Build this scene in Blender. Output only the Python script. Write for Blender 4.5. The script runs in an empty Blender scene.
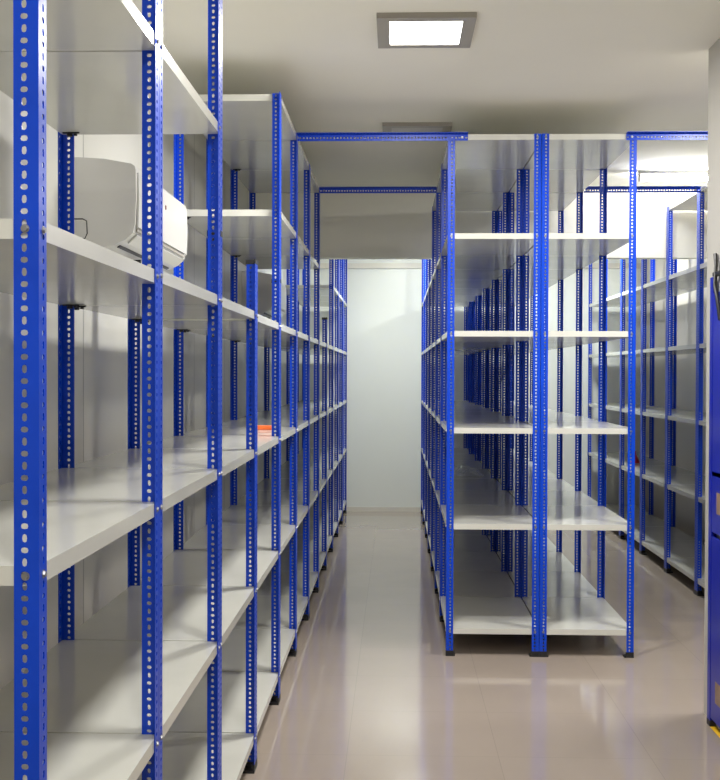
import bpy, math, random
from mathutils import Matrix, Vector
random.seed(3)
S = bpy.context.scene
C = S.collection
PI = math.pi

# ------------------------------------------------------------------ materials
def mat(name, col, rough=.5, metal=0.0, spec=.5, noise=0.0, nscale=8, bump=0.0, bscale=60, coat=0.0):
    m = bpy.data.materials.new(name); m.use_nodes = True
    nt = m.node_tree; b = nt.nodes['Principled BSDF']
    b.inputs['Base Color'].default_value = (*col, 1)
    b.inputs['Roughness'].default_value = rough
    b.inputs['Metallic'].default_value = metal
    b.inputs['Specular IOR Level'].default_value = spec
    b.inputs['Coat Weight'].default_value = coat
    b.inputs['Coat Roughness'].default_value = .08
    if noise or bump:
        tc = nt.nodes.new('ShaderNodeNewGeometry')
    if noise:
        n = nt.nodes.new('ShaderNodeTexNoise'); n.inputs['Scale'].default_value = nscale
        n.inputs['Detail'].default_value = 4
        nt.links.new(tc.outputs['Position'], n.inputs['Vector'])
        r = nt.nodes.new('ShaderNodeMapRange')
        r.inputs['From Min'].default_value = .3; r.inputs['From Max'].default_value = .7
        r.inputs['To Min'].default_value = 1 - noise; r.inputs['To Max'].default_value = 1 + noise
        nt.links.new(n.outputs['Fac'], r.inputs['Value'])
        v = nt.nodes.new('ShaderNodeVectorMath'); v.operation = 'SCALE'
        v.inputs[0].default_value = col
        nt.links.new(r.outputs['Result'], v.inputs['Scale'])
        nt.links.new(v.outputs[0], b.inputs['Base Color'])
    if bump:
        n = nt.nodes.new('ShaderNodeTexNoise'); n.inputs['Scale'].default_value = bscale
        nt.links.new(tc.outputs['Position'], n.inputs['Vector'])
        bp = nt.nodes.new('ShaderNodeBump'); bp.inputs['Strength'].default_value = bump
        bp.inputs['Distance'].default_value = .01
        nt.links.new(n.outputs['Fac'], bp.inputs['Height'])
        nt.links.new(bp.outputs['Normal'], b.inputs['Normal'])
    return m

M = {}
M['blue'] = mat('blue_powder_coat', (.0005, .052, .56), .33, spec=.35, noise=.10, nscale=5)
M['shelf'] = mat('light_grey_enamel', (.63, .63, .58), .15, spec=.55, noise=.03, nscale=4)
M['steel'] = mat('zinc_steel', (.35, .35, .36), .42, metal=1.0, noise=.05)
M['black'] = mat('black_plastic', (.012, .012, .014), .45, noise=.2, nscale=30)
M['ceil'] = mat('ceiling_paint', (.90, .885, .80), .85, noise=.015, nscale=1.5)
M['wallp'] = mat('wall_paint', (.78, .76, .70), .5, noise=.02, nscale=2)
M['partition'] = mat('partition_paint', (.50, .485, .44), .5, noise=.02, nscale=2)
M['ac'] = mat('air_conditioner_plastic', (.60, .595, .57), .3, noise=.01)
M['frame'] = mat('light_frame_grey', (.36, .34, .30), .4, noise=.03)
M['orange'] = mat('orange_plastic', (.85, .16, .03), .4, noise=.05)
M['pink'] = mat('pale_pink_card', (.75, .45, .38), .6, noise=.05)
M['red'] = mat('red_plastic', (.55, .02, .02), .4, noise=.05)
M['yellow'] = mat('yellow_tape', (.85, .50, .02), .45, noise=.08)
M['tread'] = mat('brown_step_tread', (.30, .20, .13), .6, noise=.15, nscale=20)
M['brown'] = mat('brown_mark', (.18, .06, .05), .5, noise=.05)
M['skirt'] = mat('skirting_paint', (.72, .68, .60), .35, noise=.02)
M['ladder'] = mat('ladder_blue', (.002, .012, .36), .35, noise=.08)

def emis(name, col, st):
    m = bpy.data.materials.new(name); m.use_nodes = True
    nt = m.node_tree; nt.nodes.clear()
    e = nt.nodes.new('ShaderNodeEmission'); o = nt.nodes.new('ShaderNodeOutputMaterial')
    e.inputs[0].default_value = (*col, 1); e.inputs[1].default_value = st
    nt.links.new(e.outputs[0], o.inputs[0]); return m
M['lit'] = emis('lit_panel', (1, .97, .95), 14)
M['tube'] = emis('added_tube_glow', (1, .99, .96), 210)
M['unlit'] = mat('unlit_diffuser', (.50, .49, .46), .4, noise=.02)

def floor_mat():
    m = bpy.data.materials.new('polished_beige_floor_tiles'); m.use_nodes = True
    nt = m.node_tree; b = nt.nodes['Principled BSDF']
    g = nt.nodes.new('ShaderNodeNewGeometry')
    mp = nt.nodes.new('ShaderNodeMapping'); mp.inputs['Location'].default_value = (.19, .25, 0)
    nt.links.new(g.outputs['Position'], mp.inputs['Vector'])
    br = nt.nodes.new('ShaderNodeTexBrick'); br.offset = 0
    br.inputs['Scale'].default_value = 1; br.inputs['Brick Width'].default_value = .6
    br.inputs['Row Height'].default_value = .6; br.inputs['Mortar Size'].default_value = .0016
    br.inputs['Mortar Smooth'].default_value = .2
    br.inputs['Color1'].default_value = (.37, .31, .262, 1); br.inputs['Color2'].default_value = (.38, .32, .272, 1)
    br.inputs['Mortar'].default_value = (.32, .27, .228, 1)
    nt.links.new(mp.outputs[0], br.inputs['Vector'])
    n = nt.nodes.new('ShaderNodeTexNoise'); n.inputs['Scale'].default_value = 2.5; n.inputs['Detail'].default_value = 6
    nt.links.new(g.outputs['Position'], n.inputs['Vector'])
    mx = nt.nodes.new('ShaderNodeMix'); mx.data_type = 'RGBA'; mx.blend_type = 'MULTIPLY'
    cr = nt.nodes.new('ShaderNodeMapRange'); cr.inputs['To Min'].default_value = .93; cr.inputs['To Max'].default_value = 1.07
    nt.links.new(n.outputs['Fac'], cr.inputs['Value'])
    mx.inputs['Factor'].default_value = 1
    nt.links.new(br.outputs['Color'], mx.inputs[6]); nt.links.new(cr.outputs[0], mx.inputs[7])
    nt.links.new(mx.outputs[2], b.inputs['Base Color'])
    rr = nt.nodes.new('ShaderNodeMapRange'); rr.inputs['To Min'].default_value = .05; rr.inputs['To Max'].default_value = .12
    nt.links.new(n.outputs['Fac'], rr.inputs['Value']); nt.links.new(rr.outputs[0], b.inputs['Roughness'])
    b.inputs['Specular IOR Level'].default_value = .75
    return m
M['floor'] = floor_mat()

def panel_mat(name, col, axis, pitch, off, groove=.012):
    """painted sandwich wall panels with a thin recessed joint every `pitch` metres"""
    m = mat(name, col, .32, noise=.02, nscale=1.2)
    nt = m.node_tree; b = nt.nodes['Principled BSDF']
    g = nt.nodes.new('ShaderNodeNewGeometry'); s = nt.nodes.new('ShaderNodeSeparateXYZ')
    nt.links.new(g.outputs['Position'], s.inputs[0])
    a = nt.nodes.new('ShaderNodeMath'); a.operation = 'ADD'; a.inputs[1].default_value = off + 100 * pitch
    nt.links.new(s.outputs[axis], a.inputs[0])
    md = nt.nodes.new('ShaderNodeMath'); md.operation = 'MODULO'; md.inputs[1].default_value = pitch
    nt.links.new(a.outputs[0], md.inputs[0])
    lt = nt.nodes.new('ShaderNodeMath'); lt.operation = 'LESS_THAN'; lt.inputs[1].default_value = groove
    nt.links.new(md.outputs[0], lt.inputs[0])
    mx = nt.nodes.new('ShaderNodeMix'); mx.data_type = 'RGBA'
    nt.links.new(lt.outputs[0], mx.inputs['Factor'])
    src = b.inputs['Base Color'].links[0].from_socket
    nt.links.new(src, mx.inputs[6]); mx.inputs[7].default_value = (col[0]*.5, col[1]*.5, col[2]*.5, 1)
    nt.links.new(mx.outputs[2], b.inputs['Base Color'])
    return m
M['panel_l'] = panel_mat('white_wall_panels', (.60, .595, .545), 1, 1.15, .45)
M['panel_r'] = panel_mat('greige_wall_panels', (.56, .52, .46), 1, 1.15, .2)
M['panel_f'] = panel_mat('white_end_wall_panels', (.80, .81, .76), 0, 1.15, .87, .004)

# ------------------------------------------------------------------ mesh helpers
class MB:
    def __init__(s): s.v = []; s.f = []
    def box(s, x0, x1, y0, y1, z0, z1, bev=0.0):
        n = len(s.v)
        if bev <= 0:
            s.v += [(x0,y0,z0),(x1,y0,z0),(x1,y1,z0),(x0,y1,z0),(x0,y0,z1),(x1,y0,z1),(x1,y1,z1),(x0,y1,z1)]
            s.f += [tuple(n+i for i in q) for q in ((3,2,1,0),(4,5,6,7),(0,1,5,4),(1,2,6,5),(2,3,7,6),(3,0,4,7))]
        else:
            import bmesh
            bm = bmesh.new(); bmesh.ops.create_cube(bm, size=1)
            for v in bm.verts:
                v.co = Vector(((x0+x1)/2+v.co.x*(x1-x0), (y0+y1)/2+v.co.y*(y1-y0), (z0+z1)/2+v.co.z*(z1-z0)))
            bmesh.ops.bevel(bm, geom=bm.edges[:]+bm.verts[:], offset=bev, segments=3, affect='EDGES', profile=.5)
            bm.verts.ensure_lookup_table()
            for v in bm.verts: s.v.append(tuple(v.co))
            for f in bm.faces: s.f.append(tuple(n+v.index for v in f.verts))
            bm.free()
        return s
    def prism(s, prof, y0, y1, axis='y'):
        """profile of (x,z) points (counter-clockwise) swept along y"""
        n = len(s.v); k = len(prof)
        for y in (y0, y1):
            for (a, c) in prof: s.v.append((a, y, c))
        s.f.append(tuple(n+i for i in range(k)))
        s.f.append(tuple(n+k+i for i in reversed(range(k))))
        for i in range(k):
            j = (i+1) % k
            s.f.append((n+j, n+i, n+k+i, n+k+j))
        return s
    def cyl(s, c, r0, r1, d, seg=16, axis=(0,0,1)):
        n = len(s.v); q = Vector((0,0,1)).rotation_difference(Vector(axis)).to_matrix(); c = Vector(c)
        for (r, h) in ((r0, 0), (r1, d)):
            for i in range(seg):
                a = 2*PI*i/seg; s.v.append(tuple(c + q @ Vector((r*math.cos(a), r*math.sin(a), h))))
        s.f.append(tuple(n+i for i in reversed(range(seg)))); s.f.append(tuple(n+seg+i for i in range(seg)))
        for i in range(seg):
            j = (i+1) % seg; s.f.append((n+i, n+j, n+seg+j, n+seg+i))
        return s
    def tube(s, pts, r, seg=8):
        n = len(s.v); pts = [Vector(p) for p in pts]
        for i, p in enumerate(pts):
            t = (pts[min(i+1, len(pts)-1)] - pts[max(i-1, 0)]).normalized()
            q = Vector((0,0,1)).rotation_difference(t).to_matrix()
            for k in range(seg):
                a = 2*PI*k/seg; s.v.append(tuple(p + q @ Vector((r*math.cos(a), r*math.sin(a), 0))))
        for i in range(len(pts)-1):
            for k in range(seg):
                j = (k+1) % seg; s.f.append((n+i*seg+k, n+i*seg+j, n+(i+1)*seg+j, n+(i+1)*seg+k))
        s.f.append(tuple(n+k for k in reversed(range(seg))))
        s.f.append(tuple(n+(len(pts)-1)*seg+k for k in range(seg)))
        return s
    def mesh(s, name, m, smooth=False):
        me = bpy.data.meshes.new(name); me.from_pydata(s.v, [], s.f); me.validate(); me.update()
        me.materials.append(m)
        if smooth:
            for p in me.polygons: p.use_smooth = True
            if hasattr(me, 'set_sharp_from_angle'): me.set_sharp_from_angle(angle=math.radians(35))
        return me
    def build(s, name, m, parent=None, smooth=False):
        return link(name, s.mesh(name, m, smooth), parent)

def link(name, me, parent=None, loc=None, rotz=0.0):
    o = bpy.data.objects.new(name, me); C.objects.link(o)
    if parent is not None: o.parent = parent
    if loc is not None: o.location = loc
    if rotz: o.rotation_euler = (0, 0, rotz)
    return o
def tag(o, label, cat, group=None):
    o['label'] = label; o['category'] = cat
    if group: o['group'] = group
    return o
def empty(name, loc):
    o = bpy.data.objects.new(name, None); C.objects.link(o); o.location = loc; o.empty_display_size = .1
    return o
def struct(name, mb, m):
    o = mb.build(name, m); o['kind'] = 'structure'; return o

# ------------------------------------------------------------------ slotted angle
FW, FT = .038, .0022          # flange width and steel thickness
def flange(mb, L, put, pitch=.018):
    """perforated strip: a across (0..FW), b along (0..L), n through the thickness; put(a,b,n) -> xyz"""
    n = max(1, int(round(L / pitch))); dp = L / n
    ac = .0220
    for i in range(n):
        b0, b1 = i*dp, (i+1)*dp; bc = (b0+b1)/2
        ha, hb = ((.0040, .0064) if i % 2 else (.0058, .0046))
        ring = []; hole = []
        for (ua, ub) in ((1,0),(1,1),(0,1),(-1,1),(-1,0),(-1,-1),(0,-1),(1,-1)):
            ra = {1: FW, 0: ac, -1: 0.0}[ua]; rb = {1: b1, 0: bc, -1: b0}[ub]
            ring.append((ra, rb))
            k = .76 if ua and ub else 1.0
            hole.append((ac+ua*ha*k, bc+ub*hb*k))
        s = len(mb.v)
        for nn in (0, FT):
            for p in ring: mb.v.append(put(p[0], p[1], nn))
            for p in hole: mb.v.append(put(p[0], p[1], nn))
        for k in range(8):
            j = (k+1) % 8
            mb.f.append((s+k, s+j, s+8+j, s+8+k))
            mb.f.append((s+16+j, s+16+k, s+24+k, s+24+j))
            mb.f.append((s+8+k, s+8+j, s+24+j, s+24+k))
        mb.f.append((s+0, s+16, s+17, s+1)); mb.f.append((s+7, s+23, s+16, s+0))
    # end caps
    for b in (0, L):
        s = len(mb.v)
        mb.v += [put(0,b,0), put(FW,b,0), put(FW,b,FT), put(0,b,FT)]; mb.f.append((s,s+1,s+2,s+3))

def angle_mesh(name, L, m):
    """L section along +z, corner at the origin, flanges towards +x and +y"""
    mb = MB()
    flange(mb, L, lambda a, b, n: (a, n, b))
    flange(mb, L, lambda a, b, n: (n, a, b))
    return mb.mesh(name, m)
TALL, SHORT = 2.79, 1.94
POST = {TALL: angle_mesh('post', TALL-.012, M['blue']), SHORT: angle_mesh('post', SHORT-.012, M['blue'])}
fm = MB()
fm.box(-.0008, FW+.004, -.0008, .010, 0, .030); fm.box(-.0008, .010, .010, FW+.004, 0, .030)
fm.box(-.001, FW+.010, -.001, FW+.010, 0, .010)
FOOT = fm.mesh('foot', M['black'])
cm = MB(); cm.box(-.001, FW+.003, -.001, .005, -.014, .003); cm.box(-.001, .005, .005, FW+.003, -.014, .003)
CAP = cm.mesh('cap', M['black'])
bm_ = MB(); bm_.cyl((0,0,0), .0065, .0065, .001, 14, (0,-1,0)); bm_.cyl((0,-.001,0), .0052, .0045, .003, 6, (0,-1,0))
BOLT = bm_.mesh('bolt', M['steel'])

SHELFMESH = {}
def shelf_mesh(w, l):
    """folded steel shelf, centred, top at z=0: plate, four lips, inward returns, two stiffeners"""
    key = (round(w, 4), round(l, 4))
    if key in SHELFMESH: return SHELFMESH[key]
    t, h, r = .0012, .030, .012
    mb = MB(); X, Y = w/2, l/2
    mb.box(-X, X, -Y, Y, -t, 0)
    for sx in (-1, 1):
        a, b = sorted((sx*X, sx*(X-t))); mb.box(a, b, -Y, Y, -h, -t)
        a, b = sorted((sx*(X-t), sx*(X-r))); mb.box(a, b, -Y+t, Y-t, -h, -h+t)
    for sy in (-1, 1):
        a, b = sorted((sy*Y, sy*(Y-t))); mb.box(-X+t, X-t, a, b, -h, -t)
        a, b = sorted((sy*(Y-t), sy*(Y-r))); mb.box(-X+r, X-r, a, b, -h, -h+t)
    mb.box(-X+r, X-r, -Y+r, Y-r, -h, -h+.0011)
    SHELFMESH[key] = mb.mesh('shelf', M['shelf'])
    return SHELFMESH[key]
nm_ = MB(); nm_.cyl((0,0,-.012), .009, .009, .012, 6); nm_.cyl((.016,.004,-.009), .006, .006, .009, 6); nm_.box(-.02, .03, -.006, .0, -.004, 0)
NUT = nm_.mesh('corner_bracket', M['black'])

def unit(x0, x1, y0, y1, levels, near_h, far_h, label, group, bolts=False, caps=False, dz=None, front=False):
    """one free-standing slotted-angle rack: four posts (> foot), its shelves (> bolt)"""
    t = empty('shelving_unit', ((x0+x1)/2, (y0+y1)/2, 0))
    tag(t, label, 'shelving unit', group)
    w, l = (x1-x0), (y1-y0)
    corners = ((-w/2, -l/2, 0, near_h), (w/2, -l/2, PI/2, near_h), (w/2, l/2, PI, far_h), (-w/2, l/2, -PI/2, far_h))
    for (cx, cy, rz, h) in corners:
        p = link('post', POST[h], t, (cx, cy, .012), rz)
        link('foot', FOOT, p, (0, 0, -.012))
        if h == SHORT or (caps and cy < 0 and h == TALL and cx > 0):
            link('cap', CAP, p, (0, 0, SHORT-.012))
    g = FT + .0008
    outer = lambda sx: not (x0 > .2 and (x0 < .5) == (sx > 0))   # no room for heads between back-to-back racks
    me = shelf_mesh(w-2*g, l-2*g)
    for z in levels:
        zz = z + (dz or {}).get(z, 0)
        s = link('shelf', me, t, (0, 0, zz))
        if bolts and x0 < 0:
            for sy in (-1, 1): link('corner_bracket', NUT, s, (-w/2+.035, sy*(l/2-.035), -.0302))
        if bolts:
            for (sx, sy) in ((-1,-1),(1,-1),(1,1),(-1,1)):
                # on the cross flange and on the long flange of each corner
                if front and sy < 0: link('bolt', BOLT, s, (sx*(w/2-.0205), sy*l/2, -.015))
                if outer(sx): link('bolt', BOLT, s, (sx*w/2, sy*(l/2-.0205), -.015), PI/2 if sx > 0 else -PI/2)
    return t

Y0, B = 6.1706, .9
def Yi(i): return Y0 + i*B
XL, XLB = -.531, -1.014
Z1, Z2, Z3, Z4, Z5, Z6 = 2.788, 2.262, 1.742, 1.224, .704, .143
HG = .0015
LS = 0.0
# ---- left row: 12 units
ordw = ['nearest', 'second nearest', 'third', 'fourth', 'fifth', 'sixth', 'seventh', 'eighth', 'ninth', 'tenth', 'eleventh', 'farthest']
lab_left = [
 'shelving unit nearest the camera in the left row, cut by the left edge',
 'tall shelving unit second from the camera in the left row, with a high shelf',
 'third shelving unit from the camera in the left row, below the near air conditioner',
 'fourth shelving unit from the camera in the left row, holding the small orange box',
 'fifth shelving unit in the left row, nearest one with a top shelf',
 'sixth shelving unit in the left row, just behind the near blue tie bar',
 'seventh shelving unit in the left row, ending at the farther blue tie bar',
 'eighth shelving unit in the left row, starting at the farther blue tie bar',
 'ninth shelving unit in the left row, with short near posts under the beam',
 'tenth shelving unit in the left row, third from the end wall',
 'eleventh shelving unit in the left row, second from the end wall',
 'last shelving unit in the left row, against the end wall',
]
for k in range(12):
    i = k - 5
    lv = [Z3, Z4, Z5, Z6]
    if k in (0, 1, 4, 5, 6, 9, 10, 11): lv = [Z2] + lv
    if k in (4, 5, 6): lv = [Z1] + lv
    nh = SHORT if k in (3, 8) else TALL
    fh = SHORT if k in (2, 7) else TALL
    dz = {Z5: -.004, Z6: -.004}
    if k in (1, 2): dz[Z3] = .005
    ya = Yi(i) + (.028 if k == 0 else LS)
    unit(XLB, XL, ya+HG, Yi(i+1)+LS-HG, lv, nh, fh, lab_left[k], 'shelving units in the left row',
         bolts=k < 6, front=k == 0, caps=k in (2, 4), dz=dz)
# ---- centre rows
lab_c = ['front shelving unit of the {} centre row, facing the camera with six empty shelves',
 'second shelving unit of the {} centre row, behind the front one',
 'third shelving unit of the {} centre row, last with a top shelf',
 'fourth shelving unit of the {} centre row, under the hanging beam',
 'fifth shelving unit of the {} centre row, third from the end wall',
 'sixth shelving unit of the {} centre row, second from the end wall',
 'last shelving unit of the {} centre row, against the end wall']
for side, (xa, xb) in (('left-hand', (.2723, .7680)), ('right-hand', (.7708, 1.2714))):
    for i in range(7):
        lab = lab_c[i].format(side)
        lv = ([Z1] if i < 3 else []) + [Z2, Z3, Z4, Z5+.006, Z6+.006]
        unit(xa, xb, Yi(i)+HG, Yi(i+1)-HG, lv, TALL, TALL, lab,
             'shelving units in the centre double row', bolts=i < 2, front=i == 0)
# ---- right row
lab_r = ['first shelving unit of the right row, mostly hidden behind the partition',
 'second shelving unit of the right row, at the partition edge',
 'third shelving unit of the right row, last with a top shelf',
 'fourth shelving unit of the right row, under the hanging beam',
 'fifth shelving unit of the right row, third from the end wall',
 'sixth shelving unit of the right row, holding the small red funnel',
 'last shelving unit of the right row, against the end wall']
for i in range(7):
    lv = ([Z1] if i < 3 else []) + [Z2, Z3-.02, Z4-.025, Z5-.03, Z6-.03]
    unit(2.063, 2.563, Yi(i)+HG, Yi(i+1)-HG, lv, TALL, TALL, lab_r[i],
         'shelving units in the right row')

# ---- tie bars (slotted angle laid across the aisles on top of the posts)
def tie_bar(x0, x1, y, z, label):
    t = empty('tie_bar', ((x0+x1)/2, y, z))
    tag(t, label, 'tie bar', 'blue tie bars across the aisles')
    mb = MB(); L = x1-x0
    flange(mb, L, lambda a, b, n: (b - L/2, -n, -a))
    flange(mb, L, lambda a, b, n: (b - L/2, -a, -n))
    mb.build('angle_bar', M['blue'], t)
    for px in (x0+.03, x1-.03):
        link('bolt', BOLT, t, (px-(x0+x1)/2, -FT, -.0205))
    return t
tie_bar(-.56, .378, Y0-.001, 2.791, 'near blue tie bar between the left row and the front of the centre rows')
tie_bar(XL+.002, .2705, Yi(2)-.045, 2.787, 'farther blue tie bar between the left row and the centre rows')
tie_bar(1.215, 2.11, Y0-.001, 2.791, 'near blue tie bar from the centre rows to behind the partition on the right')
tie_bar(1.2732, 2.061, Yi(2)-.045, 2.787, 'farther blue tie bar from the centre rows to the right row')

# ------------------------------------------------------------------ the room
XW0, XW1, YN, YF, ZC = -1.135, 2.68, -2.4, 12.62, 2.955
struct('floor', MB().box(XW0-.15, XW1+.15, YN-.15, YF+.15, -.1, 0), M['floor'])
struct('ceiling', MB().box(XW0-.15, XW1+.15, YN-.15, YF+.15, ZC, ZC+.1), M['ceil'])
struct('wall_left', MB().box(XW0-.15, XW0, YN-.15, YF+.15, 0, ZC), M['panel_l'])
struct('wall_right', MB().box(XW1, XW1+.15, YN-.15, YF+.15, 0, ZC), M['panel_r'])
struct('wall_far', MB().box(XW0, XW1, YF, YF+.15, 0, ZC), M['panel_f'])
struct('wall_near', MB().box(XW0, XW1, YN-.15, YN, 0, ZC), M['wallp'])
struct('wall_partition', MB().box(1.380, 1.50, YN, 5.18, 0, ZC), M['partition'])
struct('trim_1', MB().box(XW0, XW1, 9.0, 9.12, 2.415, ZC), M['ceil'])          # hanging beam
struct('trim_2', MB().box(XW0, XW1, YF-.03, YF, 2.66, 2.715), M['skirt'])      # ledge on the end wall
struct('baseboard_far', MB().box(XW0, XW1, YF-.008, YF, 0, .05), M['skirt'])
struct('baseboard_left', MB().box(XW0, XW0+.008, YN, YF-.01, 0, .05), M['skirt'])

# ------------------------------------------------------------------ ceiling lights
def ceiling_light(x, y, lit, label, power=1.0, col=(1, .98, .93)):
    t = empty('ceiling_light', (x, y, ZC)); tag(t, label, 'ceiling light', 'square ceiling lights')
    W, D, w, d, h = .2, .215, .148, .165, .022
    mb = MB()
    mb.box(-W, W, -D, -d, -h, 0); mb.box(-W, W, d, D, -h, 0)
    mb.box(-W, -w, -d, d, -h, 0); mb.box(w, W, -d, d, -h, 0)
    mb.build('frame', M['frame'], t)
    MB().box(-w, w, -d, d, -.016, -.006).build('diffuser', M['lit'] if lit else M['unlit'], t)
    if lit:
        L = bpy.data.lights.new('lamp', 'AREA'); L.shape = 'RECTANGLE'; L.size = 2*w; L.size_y = 2*d
        L.energy = 40*power; L.color = col
        o = bpy.data.objects.new('lamp', L); C.objects.link(o); o.parent = t; o.location = (0, 0, -h-.004)
    return t
ceiling_light(.117, 4.845, True, 'lit square ceiling light with grey frame, bright at the top of the picture', 1.0)
ceiling_light(.117, 6.86, False, 'unlit square ceiling light just above the near tie bar')
ceiling_light(.117, 2.6, True, 'lit square ceiling light overhead, above the nearest left unit', .5)
ceiling_light(.117, .4, True, 'lit square ceiling light straight above the camera', .8)
ceiling_light(.117, 10.9, True, 'lit square ceiling light over the main aisle beyond the hanging beam', 1.05, (.94, 1, .97))
ceiling_light(1.78, 5.36, True, 'lit square ceiling light over the right aisle, hidden by the partition', .9)
ceiling_light(1.67, 10.9, True, 'lit square ceiling light over the right aisle beyond the beam', 1.1, (.94, 1, .97))

# added tube batten over the right aisle, standing in for an unseen glare source
t = empty('added_batten_light', (2.02, 8.25, ZC)); tag(t, 'added bare tube light making the glare at the right, just before the hanging beam', 'ceiling light')
MB().box(-.31, .31, -.022, .022, -.030, 0, .004).build('housing', M['ac'], t)
for sx in (-1, 1): MB().box(sx*.30-.008, sx*.30+.008, -.014, .014, -.075, -.030, .003).build('end_holder', M['ac'], t)
MB().cyl((-.29, 0, -.058), .013, .013, .58, 16, (1, 0, 0)).build('tube', M['tube'], t, smooth=True)

# ------------------------------------------------------------------ air conditioners
def air_conditioner(y0, y1, label):
    t = empty('air_conditioner', (XW0, (y0+y1)/2, 1.95)); tag(t, label, 'air conditioner', 'wall-mounted air conditioners')
    l = (y1-y0)/2; zz = lambda z: z-1.95
    prof = [(0.001, zz(1.955)), (.10, zz(1.945)), (.150, zz(1.955)), (.195, zz(1.975)), (.222, zz(2.0)), (.228, zz(2.03)),
            (.232, zz(2.12)), (.231, zz(2.215)), (.227, zz(2.230)), (.215, zz(2.238)), (.12, zz(2.255)), (.001, zz(2.262))]
    b = MB().prism(prof, -l, l).build('body', M['ac'], t, smooth=True)
    f = MB().prism([(.2295, zz(2.02)), (.236, zz(2.02)), (.239, zz(2.12)), (.236, zz(2.21)), (.2295, zz(2.21)), (.233, zz(2.12))], -l+.02, l-.02)
    f.build('front_panel', M['ac'], t)
    MB().prism([(.153, zz(1.9535)), (.155, zz(1.9525)), (.166, zz(1.9585)), (.164, zz(1.963))], -l+.05, l-.05).build('air_slot', M['black'], t)
    MB().prism([(.192, zz(1.969)), (.195, zz(1.966)), (.226, zz(1.994)), (.223, zz(1.998))], -l+.05, l-.05).build('louver', M['ac'], t)
    MB().prism([(.2262, zz(2.006)), (.2300, zz(2.006)), (.2315, zz(2.015)), (.2270, zz(2.015))], -l+.03, l-.03).build('panel_gap', M['frame'], t)
    MB().cyl((.236, 0, zz(2.155)), .009, .009, .004, 14, (1,0,0)).build('indicator', M['brown'], t)
    return t
AC1 = air_conditioner(3.98, 4.95, 'white wall air conditioner behind the near left shelving units')
air_conditioner(8.45, 9.42, 'white wall air conditioner far back on the left wall behind the short posts')
# cable loop beside the near air conditioner
cb = MB()
P0 = [(.001, .09), (.060, .09), (.073, .083), (.075, .04), (.067, .023), (.035, .023), (.001, .03)]
cb.tube([(p, -.535, q) for p, q in P0], .0022, 6)
cb.build('cable', M['black'], AC1, smooth=True)

# ------------------------------------------------------------------ small things
# orange box on the left row
t = empty('small_box', (-.63, 5.56, Z4)); t.rotation_euler.z = .12
tag(t, 'small orange box lying on a middle shelf of the left row', 'box')
MB().box(-.038, .038, -.03, .03, .0005, .016, .002).build('tray', M['pink'], t)
MB().box(-.040, .040, -.032, .032, .0165, .036, .003).build('lid', M['orange'], t)
# red funnel on the right row
t = empty('funnel', (2.27, 11.0, Z5-.03)); tag(t, 'small red funnel standing on a lower shelf of the right row', 'funnel')
MB().cyl((0,0,.0005), .045, .012, .075, 20).build('cone', M['red'], t, smooth=True)
MB().cyl((0,0,.0755), .010, .007, .035, 14).build('spout', M['red'], t, smooth=True)
# crumpled plastic film on the third-level shelf in the centre
def film(name, cx, cy, cz, w, l, h, seed, label):
    rnd = random.Random(seed); n = 22; v = []; f = []
    ph = [(rnd.uniform(4, 16), rnd.uniform(4, 16), rnd.uniform(0, 6)) for _ in range(7)]
    for i in range(n):
        for j in range(n):
            u, q = i/(n-1), j/(n-1)
            env = math.sin(PI*u)**.7 * math.sin(PI*q)**.7
            z = sum(abs(math.sin(a*u+b*q+c)) for a, b, c in ph)/7
            v.append((cx+(u-.5)*w+.012*math.sin(9*q), cy+(q-.5)*l+.012*math.sin(11*u), cz+.002+env*h*z))
    for i in range(n-1):
        for j in range(n-1):
            a = i*n+j; f.append((a, a+n, a+n+1, a+1))
    mb = MB(); mb.v = v; mb.f = f
    o = mb.build(name, M['film']); tag(o, label, 'plastic film'); return o
m = mat('clear_plastic_film', (.85, .88, .88), .18); m.node_tree.nodes['Principled BSDF'].inputs['Alpha'].default_value = .35
M['film'] = m
film('plastic_film', .50, 9.32, Z5+.008, .36, .6, .08, 5, 'crumpled clear plastic film lying on a lower shelf inside the centre row')
# folding stepladder resting against the partition, cut by the right edge
t = empty('stepladder', (1.3795, 4.80, 0))
tag(t, 'blue folding stepladder with black top leaning on the partition at the right edge', 'stepladder')
for sy in (.20, -.20):
    MB().box(-.028, -.016, sy-.022, sy+.022, .02, 1.93, .002).build('rail', M['ladder'], t)
    MB().box(-.013, -.002, sy-.018, sy+.018, .02, 1.86, .002).build('rear_rail', M['ladder'], t)
    MB().box(-.029, -.001, sy-.026, sy+.026, 0, .028, .004).build('foot', M['black'], t)
for z in (.17, .43, .69, .97, 1.21, 1.47, 1.73):
    st = MB().box(-.026, -.018, -.177, .177, z-.131, z+.131, .002).build('step', M['ladder'], t)
    if z in (.17, .97): MB().box(-.0275, -.0265, .00, .10, z-.045, z+.045).build('pad', M['tread'], st)
mb = MB(); mb.tube([(-.012, .20, 2.03), (-.014, .18, 1.98), (-.035, .12, 1.89), (-.040, .06, 1.82), (-.038, .03, 1.74)], .0085, 8)
mb.build('strap', M['black'], t, smooth=True)
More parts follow.
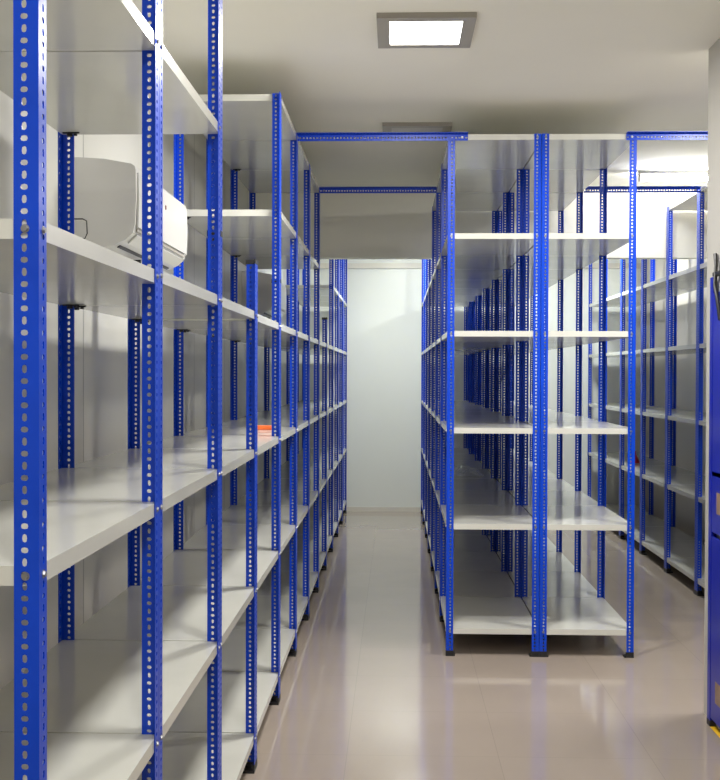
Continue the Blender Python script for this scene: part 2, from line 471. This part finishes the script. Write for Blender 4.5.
MB().box(-.028, -.002, -.23, .19, 1.932, 1.950, .004).build('top_cap', M['black'], t)
# yellow floor tape
mb = MB(); c = (1.37, 4.99); d = Vector((.0, -1.0, 0))
mb.v = [(1.352, 4.99, .0012), (1.379, 5.03, .0012), (1.379, 4.4, .0012), (1.352, 4.4, .0012), (1.352, 4.99, .0004), (1.379, 5.03, .0004), (1.379, 4.4, .0004), (1.352, 4.4, .0004)]
mb.f = [(0,3,2,1), (4,5,6,7), (0,1,5,4), (1,2,6,5), (2,3,7,6), (3,0,4,7)]
tag(mb.build('floor_tape', M['yellow']), 'strip of yellow tape on the floor under the blue stepladder', 'floor tape')

# ------------------------------------------------------------------ camera
f, yaw, pitch, roll, H = 1153.2971, .0312, .0144, .003, 1.5132
R0 = Vector((math.cos(yaw), math.sin(yaw), 0)); F0 = Vector((-math.sin(yaw), math.cos(yaw), 0)); U0 = Vector((0, 0, 1))
F = F0*math.cos(pitch) - U0*math.sin(pitch); U = U0*math.cos(pitch) + F0*math.sin(pitch)
c, s = math.cos(roll), math.sin(roll)
R1 = c*R0 + s*U; U1 = c*U - s*R0
cam = bpy.data.cameras.new('camera'); co = bpy.data.objects.new('camera', cam); C.objects.link(co)
mw = Matrix.Identity(4)
for r in range(3):
    mw[r][0] = R1[r]; mw[r][1] = U1[r]; mw[r][2] = -F[r]
mw[2][3] = H
co.matrix_world = mw
cam.sensor_fit = 'VERTICAL'; cam.sensor_height = 36; cam.lens = f*36/780
cam.clip_start = .05; cam.clip_end = 60
S.camera = co

w = bpy.data.worlds.new('world'); S.world = w; w.use_nodes = True
w.node_tree.nodes['Background'].inputs[0].default_value = (.8, .85, .9, 1)
w.node_tree.nodes['Background'].inputs[1].default_value = .3
S.view_settings.view_transform = 'Standard'; S.view_settings.look = 'None'
S.view_settings.gamma = 1; S.view_settings.exposure = .24; S.view_settings.use_curve_mapping = False
S.cycles.use_denoising = True; S.cycles.max_bounces = 12; S.cycles.diffuse_bounces = 8
S.cycles.sample_clamp_indirect = 6
